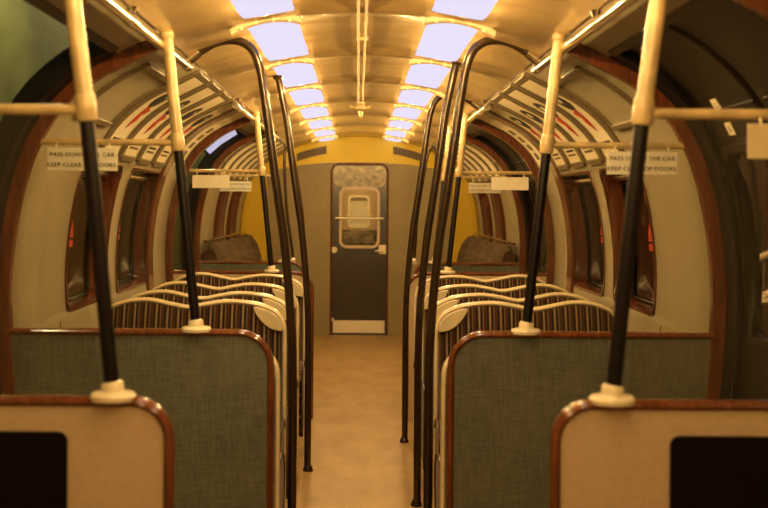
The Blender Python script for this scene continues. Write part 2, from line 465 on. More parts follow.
def window(sg, y0, y1, words):
    global wn
    wn += 1
    root = thing('window_%d' % wn, (sg*X_at(1.2), (y0+y1)/2, .94), words, 'window'); root['kind'] = 'structure'
    c = rrect_dense(y0+.008, y1-.008, A_W0+.008, A_W1-.008, .07)
    cin = rrect_dense(y0+.014, y1-.014, A_W0+.014, A_W1-.014, .064)
    # rim on the wall face
    fr = MB()
    fr.grid([[on_wall(sg, p[0], p[1], .0) for p in rrect_dense(y0-.006, y1+.006, A_W0-.006, A_W1+.006, .07)],
             [on_wall(sg, p[0], p[1], .012) for p in rrect_dense(y0-.004, y1+.004, A_W0-.004, A_W1+.004, .07)],
             [on_wall(sg, p[0], p[1], .012) for p in c],
             [on_wall(sg, p[0], p[1], .0) for p in cin],
             [on_wall(sg, p[0], p[1], .0, .075) for p in cin],
             [on_wall(sg, p[0], p[1], .0, .105) for p in cin]], True)
    child(fr, 'frame', M['wood'], root)
    gm = MB()
    us = [y0+.022+(y1-y0-.044)*i/8 for i in range(9)]; vs = [A_W0+.022+(A_W1-A_W0-.044)*i/10 for i in range(11)]
    gm.grid([[on_wall(sg, u, v, .0, .09) for v in vs] for u in us])
    child(gm, 'glass_pane', M['win_glass'], root)
    # inner pane frame + sliding ventilator above
    gf = MB()
    c3 = rrect_dense(y0+.024, y1-.024, A_W0+.024, A_W1-.075, .055)
    gf.tube([on_wall(sg, p[0], p[1], .0, .082) for p in c3]+[on_wall(sg, c3[0][0], c3[0][1], 0, .082)], .007, 8, caps=False)
    child(gf, 'pane_bead', M['dark'], root)
    vm = MB()
    vm.tube([on_wall(sg, y0+.05, A_W1-.045, 0, .05), on_wall(sg, y1-.05, A_W1-.045, 0, .05)], .02, 10)
    vp = child(vm, 'ventilator', M['chrome'], root); vp['label'] = 'chrome ventilator bar'
    return root
WL = ['first window from the second screen, above the striped seats', 'second window from the second screen, above the striped seats',
      'nearer window of the end bay over the bench', 'farther window of the end bay beside the yellow wall']
for sg in (-1, 1):
    for (y0, y1), t in zip(WINS, WL): window(sg, y0, y1, 'wood-framed %s, %s wall' % (t, SIDE[sg]))

# red stickers on the window glass
for sg in (-1, 1):
    for i, (y0, y1) in enumerate(WINS[:2]):
        yc = y0+.43+.04*i; ac = a_of_z(1.27)
        wl = ['first', 'second'][i]
        w3 = []
        root = thing('window_sticker', (sg*(X_at(1.27)+.08), yc, 1.27), 'small red triangular sticker on the glass of the %s %s window past the second screen' % (wl, SIDE[sg]), 'sticker', 'red window stickers')
        mb = MB(); s_ = .045
        mb.v = [on_wall(sg, yc-s_, ac-.02, .0, .084), on_wall(sg, yc+s_, ac-.02, 0, .084), on_wall(sg, yc, ac+.06, 0, .084),
                on_wall(sg, yc-s_, ac-.02, .0, .087), on_wall(sg, yc+s_, ac-.02, 0, .087), on_wall(sg, yc, ac+.06, 0, .087)]
        mb.f = [(0, 1, 2), (3, 4, 5), (0, 1, 4, 3), (1, 2, 5, 4), (2, 0, 3, 5)]
        child(mb, 'triangle', M['red'], root)
        mb = MB().grid([[on_wall(sg, yc+u, ac+v, 0, e) for u, v in ((-s_, -.065), (s_, -.065), (s_, -.032), (-s_, -.032))] for e in (.084, .087)], True)
        mb.f.append((3, 2, 1, 0)); mb.f.append((4, 5, 6, 7))
        child(mb, 'lower_band', M['red'], root)

# ------------------------------------------------------------------ draught screens with arched frames
def screen_path(xi, r=.11, top=H):
    pts = [(xi, .0), (xi, .3), (xi, .6), (xi, top-r)]
    for k in range(1, 9):
        a = PI-(PI/2)*k/8
        pts.append((xi+r+r*math.cos(a), top-r+r*math.sin(a)))
    xw = X_at(top)-.03
    for k in range(1, 7): pts.append((xi+r+(xw-xi-r)*k/6, top))
    return pts
ORD = ['nearest', 'second', 'third', 'farthest']
def screen(sg, k):
    y = SCR[k]
    xi = (.444, .318, .314, .434)[k]
    r = .085 if k in (0, 3) else .115
    root = thing('draught_screen', (sg*.8, y, 0), ['%s draught screen on the %s, cream sheet with a black board at its foot',
        '%s draught screen on the %s, grey-green sheet facing the doorway', '%s draught screen on the %s, standing just behind the last striped seat',
        '%s draught screen on the %s, grey-green sheet in front of the long bench'][k] % (ORD[k], SIDE[sg]), 'screen', 'draught screens beside the doorways')
    path = screen_path(xi, r)
    face = [(sg*(p[0]+.006), p[1]) for p in path[:-1]]
    zz = [.962, .8, .6, .4, .2, .0]
    face += [(sg*(X_at(z)-.012), z) for z in zz]
    front = M['panel_cream'] if k in (0,) else M['lino'] if k in (1, 3) else M['panel_cream']
    back = M['lino'] if k in (0, 2) else M['panel_cream']
    child(MB().prism(face, y-.014, y-.001), 'front_sheet', front, root, smooth=False)
    child(MB().prism(face, y+.001, y+.014), 'back_sheet', back, root, smooth=False)
    child(MB().tube([(sg*p[0], y, p[1]) for p in path], .0135, 12, ry=.024), 'wooden_edge', M['wood_light'], root)
    # arch band
    A1 = a_of_x(.73); n = 40; y0, y1 = y-.026, y+.026
    rows = []
    for i in range(n+1):
        a = .05+(A1-.05)*i/n; w = .052
        p = SP(a, .004); q = SP(a, w)
        rows.append([(sg*p[0], y0, p[1]), (sg*q[0], y0+.006, q[1]), (sg*q[0], y1-.006, q[1]), (sg*p[0], y1, p[1])])
    mb = MB().grid(rows, True); mb.f += [(0, 1, 2, 3), tuple(len(mb.v)-4+i for i in (3, 2, 1, 0))]
    child(mb, 'arched_frame', M['wood'], root, bevel=.004)
    # screws in the frame
    # glass
    PB, PT = (.61, H+.01), (.662, 1.625)
    g = [PB]+[PT]+[(X_at(1.625)-.05, 1.625)]
    for z in (1.5, 1.4, 1.2, 1.1, H+.01): g.append((X_at(z)-.045, z))
    child(MB().prism([(sg*x, z) for x, z in g], y-.003, y+.003), 'glass_pane', M['glass'], root, smooth=False)
    if k == 0:
        xb_ = .672 if sg < 0 else .702
        mb = MB().prism([(sg*p[0], p[1]) for p in rrect(xb_, 1.10, .15, .893, .022)], y-.022, y-.0145)
        b = child(mb, 'black_board', M['board'], root, bevel=.002); b['label'] = 'plain black board with rounded corners'
    return root
for sg in (-1, 1):
    for k in range(4): screen(sg, k)

# door jambs : dark rubber lined strip beside each arch, facing the doorways
for sg in (-1, 1):
    for (d0, d1) in DOORS:
        for (ya, yb, e) in ((d1-.035, d1+.090, 1), (d0-.084, d0+.035, 0)):
            rows = []
            for i in range(31):
                a = .02+(A_DOOR-.02)*i/30
                p = SP(a, .008); q = SP(a, -.07)
                rows.append([(sg*p[0], ya, p[1]), (sg*p[0], yb, p[1]), (sg*q[0], yb, q[1]), (sg*q[0], ya, q[1])])
            tn += 1
            mb = MB().grid(rows, True)
            struct(build(mb, 'trim_%d' % tn, M['dark'], bevel=.006), 'dark rubber-lined jamb of the %s doorway' % SIDE[sg], 'trim')

# ------------------------------------------------------------------ sliding doors
dn = 1
def door_leaf(sg, y0, y1, words):
    global dn
    dn += 1
    root = thing('door_%d' % dn, (sg*1.2, (y0+y1)/2, 0), words, 'door'); root['kind'] = 'structure'
    off = -.025
    A0, A1 = .02, A_DOOR+.03
    W0, W1 = a_of_z(.98), a_of_z(1.60)
    ys = [y0, y0+.07, y1-.07, y1]
    aa = sorted(set([A0, A1, W0, W1]+[A0+(A1-A0)*i/36 for i in range(37)]))
    mb = MB(); idx = {}
    for i, y in enumerate(ys):
        for j, a in enumerate(aa):
            p = SP(a, off); idx[i, j] = len(mb.v); mb.v.append((sg*p[0], y, p[1]))
    for i in range(3):
        for j in range(len(aa)-1):
            if i == 1 and W0 < (aa[j]+aa[j+1])/2 < W1: continue
            mb.f.append((idx[i, j], idx[i+1, j], idx[i+1, j+1], idx[i, j+1]))
    o = child(mb, 'leaf_panel', M['dark_door'], root)
    sm = o.modifiers.new('thick', 'SOLIDIFY'); sm.thickness = .02; sm.offset = 0
    fr = MB()
    co = rrect_dense(ys[1]-.015, ys[2]+.015, W0-.015, W1+.015, .03); ci = rrect_dense(ys[1]+.01, ys[2]-.01, W0+.01, W1-.01, .05)
    fr.grid([[on_wall(sg, p[0], p[1], off+.012) for p in co], [on_wall(sg, p[0], p[1], off+.022) for p in co],
             [on_wall(sg, p[0], p[1], off+.022) for p in ci], [on_wall(sg, p[0], p[1], off-.012) for p in ci]], True)
    child(fr, 'window_frame', M['dark_door'], root)
    gm = MB().grid([[on_wall(sg, u, W0+(W1-W0)*i/8, off) for i in range(9)] for u in (ys[1], (ys[1]+ys[2])/2, ys[2])])
    child(gm, 'glass_pane', M['win_glass'], root)
    # upper raised panel line
    rows = [on_wall(sg, u, a_of_z(1.72), off+.012) for u in (y0+.04, y1-.04)]
    child(MB().tube(rows, .006, 8), 'moulding', M['dark_door'], root)
    return root
for di, (d0, d1) in enumerate(DOORS):
    m_ = (d0+d1)/2; w = ['nearer', 'farther'][di]
    door_leaf(1, d0+.036, m_-.003, 'near leaf of the closed dark sliding doors in the %s right doorway' % w)
    door_leaf(1, m_+.003, d1-.036, 'far leaf of the closed dark sliding doors in the %s right doorway' % w)
# stickers on near right door top
for (u, a, t) in ((3.80, a_of_z(1.735), 'upper'), (3.80, a_of_z(1.66), 'lower')):
    root = thing('door_sticker', on_wall(1, u, a, -.010), '%s of two small cream stickers high on the nearer right sliding door' % t, 'sticker', 'door stickers')
    mb = MB().grid([[on_wall(1, u+dy, a+da, o_) for dy, da in ((-.028, -.020), (.028, -.020), (.028, .024), (-.028, .024))] for o_ in (-.014, -.011)], True)
    mb.f += [(0, 1, 2, 3), (7, 6, 5, 4)]
    child(mb, 'backing', M['card'], root)
    c = [(.010*math.cos(2*PI*k/12), .010*math.sin(2*PI*k/12)) for k in range(12)]
    mb = MB().grid([[on_wall(1, u+p, a+q, -.0105) for p, q in c], [on_wall(1, u+p*.55, a+q*.55, -.0105) for p, q in c]], True)
    child(mb, 'printed_ring', M['brown_pipe'], root)

# ------------------------------------------------------------------ grab poles on the screens
def smooth_path(pts, n=6): return catmull(pts, n)
def door_pole(sg, k):
    y = SCR[k]
    root = thing('grab_pole', (sg*.585, y, H), '%s leaning grab pole, cream above and black below, on the %s' % (
        ['foreground', 'second', 'third', 'farthest'][k], SIDE[sg]) + ' draught screen', 'pole', 'grab poles on the draught screens')
    B = (.583, H+.03); J = (.651, 1.629); T = (.693, 2.020)
    if k == 0: B = (.575, H+.03); J = (.640, 1.632); T = (.690, 2.020)
    bx = B[0]-.002
    def P(t, a, b): return (sg*(a[0]+(b[0]-a[0])*t), y, a[1]+(b[1]-a[1])*t)
    child(MB().tube([P(0, B, J), P(1, B, J)], .0175, 16), 'lower_tube', M['black_pipe'], root)
    child(MB().tube([P(0, J, T), P(1, J, T)], .020, 16), 'upper_tube', M['cream_pipe'], root)
    d = Vector((J[0]-B[0], 0, J[1]-B[1])).normalized()
    def along(p, t): return (sg*(p[0]+d.x*t), y, p[1]+d.z*t)
    child(MB().tube([along(J, -.030), along(J, -.026), along(J, .028), along(J, .034)], [.022, .0245, .0245, .021], 16), 'joint_socket', M['cream_pipe'], root)
    child(MB().tube([along(T, -.024), along(T, -.02), along(T, -.002), along(T, .004)], [.021, .0245, .0245, .018], 16), 'top_socket', M['cream_pipe'], root)
    # crossbar to the arch
    xe = X_at(1.629)-.035
    child(MB().tube([(sg*J[0], y, 1.629), (sg*xe, y, 1.629)], .0115 if k else .0125, 12), 'crossbar', M['cream_pipe'], root)
    child(MB().tube([(sg*(xe-.03), y-.010, 1.75), (sg*(xe-.02), y-.014, 1.70), (sg*(xe-.015), y-.012, 1.648)], .007, 8), 'bracket', M['cream_pipe'], root)
    # base
    f = MB()
    f.tube([(sg*bx, y, H+.004), (sg*bx, y, H+.014), (sg*bx, y, H+.021), (sg*bx, y, H+.024)], [.052, .053, .047, .03], 24)
    child(f, 'base_flange', M['cream'], root)
    child(MB().tube([(sg*bx, y, H+.018), (sg*(bx+.002), y, H+.040), (sg*(bx+.003), y, H+.046)], [.0265, .026, .021], 18), 'base_socket', M['cream'], root)
    return root
for sg in (-1, 1):
    for k in range(4): door_pole(sg, k)

# ------------------------------------------------------------------ ceiling rails (chrome)
def rail(sg, y0, y1, ys, words):
    root = thing('ceiling_rail', (sg*.705, y0, 1.985), words, 'rail', 'chrome ceiling rails')
    x, z = .712, 1.972
    child(MB().tube([(sg*x, y0, z), (sg*x, y1, z)], .0175, 14), 'tube', M['chrome'], root)
    for yy in ys:
        child(MB().tube([(sg*x, yy, z+.012), (sg*(x-.002), yy, Z_at(.71)-.004)], [.008, .02], 10), 'bracket', M['chrome'], root)
        child(MB().tube([(sg*x, yy-.03, z), (sg*x, yy+.03, z)], .022, 14), 'collar', M['chrome'], root)
rail(-1, .3, 4.82, (1.0, 2.3, 3.6, 4.78), 'chrome rail under the left ceiling edge over the nearer doorway')
rail(1, .3, 4.82, (1.0, 2.3, 3.6, 4.78), 'chrome rail under the right ceiling edge over the nearer doorway')
rail(-1, 6.66, 9.9, (6.7, 8.3, 9.8), 'chrome rail under the left ceiling edge over the farther doorway')
rail(1, 6.66, 9.9, (6.7, 7.03, 8.3, 9.8), 'chrome rail under the right ceiling edge over the farther doorway')

# ------------------------------------------------------------------ tall aisle poles, bowed outwards like the seats
BOW = [(.273, 0), (.273, .3), (.274, .75), (.286, 1.0), (.312, 1.27), (.328, 1.38), (.355, 1.565), (.374, 1.70), (.398, 1.873)]
def aisle_pole(sg, y, kind, words, lean=0.0):
    root = thing('aisle_pole', (sg*.27, y, 0), words, 'pole', 'brown aisle poles')
    if kind == 'hoop':
        pts = BOW+[(.418, 1.975), (.452, 2.045), (.52, 2.076), (.61, 2.058), (.715, 1.985)]
    else:
        pts = BOW+[(.425, 2.0), (.445, Z_at(.445)-.004)]
    path = smooth_path([(sg*p[0], y, p[1]) for p in pts], 5)
    child(MB().tube(path, .0182, 14), 'tube', M['brown_pipe'], root)
    child(MB().tube([(sg*.27, y, 0), (sg*.27, y, .012), (sg*.27, y, .03)], [.028, .026, .019], 16), 'floor_flange', M['brown_pipe'], root)
    if kind == 'hoop':
        child(MB().tube([(sg*.66, y, 2.028), (sg*.725, y, 1.979)], .022, 14), 'rail_clamp', M['chrome'], root)
    else:
        z = Z_at(.445)
        child(MB().tube([(sg*.445, y, z-.03), (sg*.445, y, z-.003)], [.02, .036], 16), 'ceiling_flange', M['brown_pipe'], root)
aisle_pole(-1, 4.77, 'hoop', 'tall brown pole bending over to the rail beside the nearest left striped seat')
aisle_pole(1, 4.72, 'hoop', 'tall brown pole bending over to the rail beside the nearest right striped seat')
aisle_pole(1, 5.55, 'straight', 'tall brown pole running up to the ceiling by the right seats')
aisle_pole(-1, 6.26, 'straight', 'tall brown pole running up to the ceiling by the left seats')
aisle_pole(1, 7.03, 'hoop', 'tall brown hooped pole beside the farthest right striped seat')

for sg in (-1, 1):
    y = SCR[3]-.0
    root = thing('grab_loop', (sg*.43, y, H), 'slim dark inverted-U grab loop standing on the farthest %s draught screen' % SIDE[sg], 'grab handle', 'grab loops')
    pts = [(.424, .99), (.430, 1.1), (.447, 1.34), (.50, 1.69), (.528, 1.82), (.556, 1.868), (.585, 1.83), (.588, 1.71), (.578, 1.5), (.565, 1.34), (.53, 1.1), (.515, .99)]
    child(MB().tube(smooth_path([(sg*p[0], y+.05, p[1]) for p in pts], 5), .012, 10), 'tube', M['brown_pipe'], root)
    child(MB().tube([(sg*.424, y+.05, .985), (sg*.424, y, .968)], .018, 12), 'foot', M['cream'], root)
    child(MB().tube([(sg*.515, y+.05, .985), (sg*.515, y, .968)], .018, 12), 'foot', M['cream'], root)

# ------------------------------------------------------------------ signs
def sign(sg, k):
    y = SCR[k]; fac = -1 if k in (1, 3) else 1           # -1 : lettering towards the viewer
    txt = k in (1, 3)
    xa, xb = .867, 1.114
    if k == 2: xa, xb = .87, 1.115
    if k == 3: xa, xb = .845, 1.09
    if k == 0: xa, xb = .885, 1.13
    xa -= .008; xb -= .008
    z0, z1 = (1.527, 1.607)
    if k == 2: z0, z1 = 1.515, 1.60
    if k == 3: z0, z1 = 1.508, 1.585
    where = ['nearest', 'second', 'third', 'farthest'][k]
    lab = ('white notice reading pass down the car, hung under the crossbar of the %s %s screen' if txt else
           'blank back of a notice hung under the crossbar of the %s %s screen') % (where, SIDE[sg])
    yy = y-.02 if fac < 0 else y-.012
    root = thing('notice_sign', (sg*(xa+xb)/2, yy, z0), lab, 'sign', 'notices under the crossbars')
    lo, hi = sorted((sg*xa, sg*xb))
    child(MB().box((lo, yy, z0), (hi, yy+.004, z1)), 'plate', M['sign'] if k else M['sign_old'], root, bevel=.001)
    for xs in (xa+.03, xb-.03):
        child(MB().tube([(sg*xs, yy+.002, z1-.004), (sg*xs, y-.006, 1.628)], .003, 8), 'clip', M['cream'], root)
    f = -1 if txt else 1
    yt = yy-.001 if f < 0 else yy+.005
    cx = sg*(xa+xb)/2
    text_part('PASS DOWN THE CAR', .0205, root, 'lettering', M['black_print'], (cx, yt, z0+(z1-z0)*.70), f)
    text_part('KEEP CLEAR OF DOORS.', .0205, root, 'lettering', M['black_print'], (cx, yt, z0+(z1-z0)*.25), f)
for sg in (-1, 1):
    for k in range(4): sign(sg, k)

# ------------------------------------------------------------------ transverse double seats
RIM = [(.327, .10), (.327, .40), (.327, .69), (.327, .83), (.331, .895), (.350, .935), (.385, .962), (.456, .985), (.567, .994), (.66, .982),
       (.735, .968), (.81, .980), (.90, .998), (.98, .996), (1.05, .975), (1.085, .945), (1.092, .88), (1.092, .60)]
def make_seat(sg, y, label):
    """y = plane of the back's top edge; cushion towards the viewer"""
    root = thing('double_seat', (sg*.71, y, 0), label, 'seat', 'striped double seats')
    rim = smooth_path([(p[0], p[1]) for p in RIM], 4)
    rim3 = [(sg*p[0], y, p[1]) for p in rim]
    child(MB().tube(rim3, .0115, 12, ry=.026), 'rim', M['cream'], root)
    # back cushion: pillowed face
    up = [p for p in rim if p[1] > .44]
    inner = [(p[0], p[1]) for p in up]
    xs = [.338+(1.082-.338)*i/40 for i in range(41)]
    def top(x):
        best = 0
        for a, b in zip(rim, rim[1:]):
            if b[0] > a[0] and a[0] <= x <= b[0] and a[1] > .8:
                t = (x-a[0])/(b[0]-a[0]); best = a[1]+(b[1]-a[1])*t
        if best == 0: best = .9
        return best-.008
    rows = []
    for i, x in enumerate(xs):
        tz = top(x); col = []
        h = abs(((x-.338)/(.744))*2 % 1 - .5)*2      # 0 in the middle of each place, 1 at its edges
        for j in range(13):
            t = j/12; z = .40+(tz-.40)*t
            bul = .030+.030*(1-h**4)*(1-(2*t-1)**4)
            col.append((sg*x, y-bul-.05*(1-t), z))
        rows.append(col)
    mb = MB().grid(rows)
    # back side
    rows2 = [[(sg*x, y+.02+(.05*(1-j/12)), .40+(top(x)-.40)*j/12) for j in range(13)] for x in xs]
    mb.grid(rows2)
    for rr in (0, -1):
        mb.grid([rows[rr], rows2[rr]])
    mb.grid([[r[-1] for r in rows], [r[-1] for r in rows2]]); mb.grid([[r[0] for r in rows], [r[0] for r in rows2]])
    child(mb, 'back_cushion', M['moq'], root)
    # leaf-shaped hand plate in the aisle corner
    pts = [(.334, .876)] + [(p[0], p[1]-.006) for p in rim if .331 <= p[0] <= .455 and p[1] > .885]
    q = catmull([(.455, .975), (.443, .945), (.415, .910), (.378, .884), (.335, .874)], 4)
    lp = pts+q
    mb = MB().prism([(sg*a, b) for a, b in lp], y-.064, y-.030)
    pl = child(mb, 'hand_plate', M['cream'], root, bevel=.004); pl['label'] = 'cream leaf-shaped corner plate'
    # seat cushions
    for (xa, xb) in ((.345, .705), (.715, 1.08)):
        prof = [(-.06, .30), (-.06, .455), (-.12, .468), (-.25, .47), (-.32, .462), (-.355, .44), (-.37, .40), (-.365, .345), (-.34, .31)]
        n = 8; rws = []
        for i in range(n+1):
            x = xa+(xb-xa)*i/n; e = 1-abs(2*i/n-1)**6
            rws.append([(sg*x, y+p[0], p[1]-(1-e)*.02*(p[1] > .4)) for p in prof])
        mb = MB().grid(rws, True)
        k = len(prof); mb.f += [tuple(range(k))[::-1], tuple(n*k+i for i in range(k))]
        child(mb, 'seat_cushion', M['moq'], root)
    # aisle end: moquette armrest bulge and cream side panel
    child(MB().box((sg*.352 if sg > 0 else -1.08, y-.33, .0), (1.08 if sg > 0 else -.352, y-.02, .30)), 'base_box', M['dark_door'], root, bevel=.01)
    sp = [(-.01, .10), (-.012, .46), (-.06, .50), (-.14, .515), (-.27, .50), (-.34, .46), (-.355, .38), (-.31, .26), (-.26, .10)]
    mb = MB(); x0, x1 = sg*.322, sg*.345
    mb.v = [(x0, y+p[0], p[1]) for p in sp]+[(x1, y+p[0], p[1]) for p in sp]
    k = len(sp); mb.f = [tuple(range(k)), tuple(range(2*k-1, k-1, -1))]+[(i, k+i, k+(i+1) % k, (i+1) % k) for i in range(k)]
    child(mb, 'side_panel', M['moq_y'], root, bevel=.008)
    ed = [(x0, y+p[0], p[1]) for p in sp[1:]]
    child(MB().tube(smooth_path(ed, 4), .006, 10), 'side_piping', M['brown_pipe'], root)
    return root
SEATY = [5.07, 5.53, 6.15, 6.93]
SW = ['nearest', 'second', 'third', 'farthest']
for sg in (-1, 1):
    s0 = None
    for k, y in enumerate(SEATY):
        lab = '%s striped moquette double seat with cream rim, on the %s of the aisle' % (SW[k], SIDE[sg])
        if s0 is None: s0 = make_seat(sg, y, lab)
        else: dup(s0, (sg*.71, y, 0), lab)
    FIRST = globals().setdefault('FIRST', {}); FIRST[sg] = s0
for sg in (-1, 1):
    o = dup(FIRST[-sg], (sg*.684, 4.26, 0), 'striped double seat facing away, its back against the second %s draught screen' % SIDE[sg])
    o.rotation_euler = (0, 0, PI); o.scale = (1, 1, .92)

# ------------------------------------------------------------------ long benches in the end bay
for sg in (-1, 1):
    root = thing('bench_seat', (sg*1.0, 10.9, 0), 'long brown upholstered bench along the %s wall of the end bay' % SIDE[sg], 'bench', 'long benches')
    n = 5; L0, L1 = 9.35, 12.6
    child(MB().box(tuple(sorted((sg*.72, sg*1.12)))[:1]+(L0, 0), tuple(sorted((sg*.72, sg*1.12)))[1:]+(L1, .32)), 'base_box', M['wood_light'], root, bevel=.01)
    for i in range(n):
        ya = L0+(L1-L0)*i/n; yb = L0+(L1-L0)*(i+1)/n
        rows = []
        m = 12
        for j in range(m+1):
            t = j/m; yy = ya+.012+(yb-ya-.024)*t; e = (1-abs(2*t-1)**2.4)
            sec = []
            for bx_, bz_, fx, fz in ((1.235, 1.0, 0, 0), (1.222, 1.04, 0, .02), (1.19, 1.055, 0, .025), (1.16, 1.045, .4, .02), (1.135, 1.0, .8, 0),
                                     (1.115, .9, 1, 0), (1.09, .78, 1, 0), (1.06, .65, 1, 0), (1.035, .55, .7, 0), (1.04, .49, 0, 0), (1.215, .48, 0, 0)):
                sec.append((sg*(bx_-.085*e*fx), yy, bz_+1.8*fz*e))
            rows.append(sec)
        mb = MB().grid(rows, True); k = len(rows[0])
        mb.f += [tuple(range(k))[::-1], tuple(m*k+q for q in range(k))]
        child(mb, 'back_cushion', M['bench'], root)
        mb = MB().box(tuple(sorted((sg*.66, sg*1.12)))[:1]+(ya+.005, .32), tuple(sorted((sg*.66, sg*1.12)))[1:]+(yb-.005, .47))
        child(mb, 'seat_cushion', M['bench'], root, bevel=.04, bseg=4)
    child(MB().tube([(sg*1.225, L0, 1.11), (sg*1.225, L1, 1.11)], .012, 8), 'top_rail', M['wood_light'], root)

# ------------------------------------------------------------------ advert racks on the cove
def patch(sg, y0, y1, a0, a1, o0, o1, n=14):
    rows = [[on_wall(sg, y, a0+(a1-a0)*i/n, o) for (y, o) in ((y0, o0), (y0, o1), (y1, o1), (y1, o0))] for i in range(n+1)]
    mb = MB().grid(rows, True); mb.f += [(0, 1, 2, 3), tuple(len(mb.v)-4+i for i in (3, 2, 1, 0))]
    return mb
A_T = a_of_x(.74)
def decal(sg, pts, yc, ac, off):
    """pts (du along y, dv along arc)"""
    mb = MB(); k = len(pts)
    mb.v = [on_wall(sg, yc+p[0], ac+p[1], off) for p in pts]+[on_wall(sg, yc+p[0], ac+p[1], off+.0015) for p in pts]
    mb.f = [tuple(range(k)), tuple(range(2*k-1, k-1, -1))]+[(i, k+i, k+(i+1) % k, (i+1) % k) for i in range(k)]
    return mb
def card(sg, y0, y1, words, style):
    root = build(patch(sg, y0, y1, A_CARD0+.02, A_T-.02, .010, .015), 'advert_card', M['card'])
    tag(root, words, 'advert', 'advert cards above the windows')
    if style >= 0:
        yc = (y0+y1)/2; am = (A_CARD0+A_T)/2+.03
        el = [(.085*math.cos(2*PI*k/20)*.95, .075*math.sin(2*PI*k/20)) for k in range(20)]
        o = decal(sg, el, yc, am+.05, .0155); build(o, 'black_emblem', M['black_print'], smooth=False).parent = root
        el2 = [(p[0]*.42, p[1]*.30+.015) for p in el]
        o = decal(sg, el2, yc, am+.05, .0175); build(o, 'emblem_centre', M['card'], smooth=False).parent = root
        wd = [(-.03, .07), (.085, .04), (.03, .0), (.05, -.03), (-.02, -.09), (-.03, -.02)]
        o = decal(sg, [(p[0], p[1]-.06) for p in wd], yc+.01, am-.02, .0157); build(o, 'red_wedge', M['red'], smooth=False).parent = root
        b = [(-.10, -.006), (.10, -.006), (.10, .006), (-.10, .006)]
        o = decal(sg, b, yc, A_CARD0+.09, .0157); build(o, 'printed_line', M['black_print'], smooth=False).parent = root
        o = decal(sg, b, yc, A_CARD0+.065, .0157); build(o, 'printed_line', M['rib'], smooth=False).parent = root
    return root
CARDS = [(5.30, 5.60), (5.76, 6.06), (6.22, 6.52), (6.68, 6.98)]
CARDS2 = [(9.75, 10.05), (10.25, 10.55), (10.75, 11.05), (11.25, 11.55), (11.75, 12.05)]
NUM = ['first', 'second', 'third', 'fourth', 'fifth']
for sg in (-1, 1):
    for i, (a, b) in enumerate(CARDS):
        card(sg, a, b, '%s curved advert card from the viewer above the %s windows over the striped seats' % (NUM[i], SIDE[sg]), i)
    for i, (a, b) in enumerate(CARDS2):
        card(sg, a, b, '%s curved advert card from the viewer above the %s bench of the end bay' % (NUM[i], SIDE[sg]), -1)
    # advert card inside the farther doorway bay edge
    ribs = []
    for cs in (CARDS, CARDS2):
        for i, (a, b) in enumerate(cs):
            ribs.append((a-.075, a-.012))
            if i == len(cs)-1: ribs.append((b+.012, b+.075))
    for (a, b) in ribs:
        tn += 1
        struct(build(patch(sg, a, b, A_CARD0-.0, A_T+.02, .004, .020), 'trim_%d' % tn, M['rib'], bevel=.006), 'raised grey-brown rib between advert cards', 'trim')
    for (a, b) in CARDS+CARDS2:
        for (s0, s1) in ((A_CARD0-.015, A_CARD0+.018), (A_T-.018, A_T+.012)):
            tn += 1
            struct(build(patch(sg, a-.01, b+.01, s0, s1, .004, .017, 3), 'trim_%d' % tn, M['rib'], bevel=.003), 'end strip of an advert holder', 'trim')
    # empty framed panels at the bay ends
    for (pa, pb, w) in ((4.55, 5.12, 'nearer end of the seat bay'), (9.2, 9.62, 'start of the end bay')):
        c0, c1 = a_of_z(1.775), a_of_x(.85)
        root = thing('blank_panel', on_wall(sg, pa, c0, .01), 'empty tan framed cove panel at the %s, %s side' % (w, SIDE[sg]), 'panel', 'empty cove panels')
        child(patch(sg, pa, pb, c0, c1, .004, .012), 'sheet', M['cream_wall'], root)
        for nm, (u0, u1, v0, v1) in (('edge_strip', (pa-.02, pa, c0-.02, c1+.02)), ('edge_strip', (pb, pb+.02, c0-.02, c1+.02)),
                                     ('edge_strip', (pa, pb, c0-.028, c0)), ('edge_strip', (pa, pb, c1, c1+.028))):
            child(patch(sg, u0, u1, v0, v1, .004, .024), nm, M['rib'], root, bevel=.003)

for sg in (-1, 1):
    tn += 1
    struct(build(patch(sg, 7.035, 7.20, .3, A_T+.03, .002, .024, 40), 'trim_%d' % tn, M['wood'], bevel=.005), 'broad wooden arch band beyond the second window', 'trim')
    root = card(sg, 7.32, 7.62, 'curved advert card between the wooden arch band and the third screen, %s side' % SIDE[sg], -1)
    for q in range(4):
        o = decal(sg, [(-.05, -.025), (.05, -.025), (.05, .025), (-.05, .025)], 7.47, A_CARD0+.11+.075*q, .0157)
        build(o, 'printed_square', M['rib'], smooth=False).parent = root

# vertical seams of the wall panels under the windows
for sg in (-1, 1):
    for y in (5.0, 5.96, 7.05, 9.6, 11.12):
        tn += 1
        struct(build(patch(sg, y-.003, y+.003, .45, A_W0-.03, .005, .009, 8), 'trim_%d' % tn, M['rib']), 'thin seam strip on the wall', 'trim')

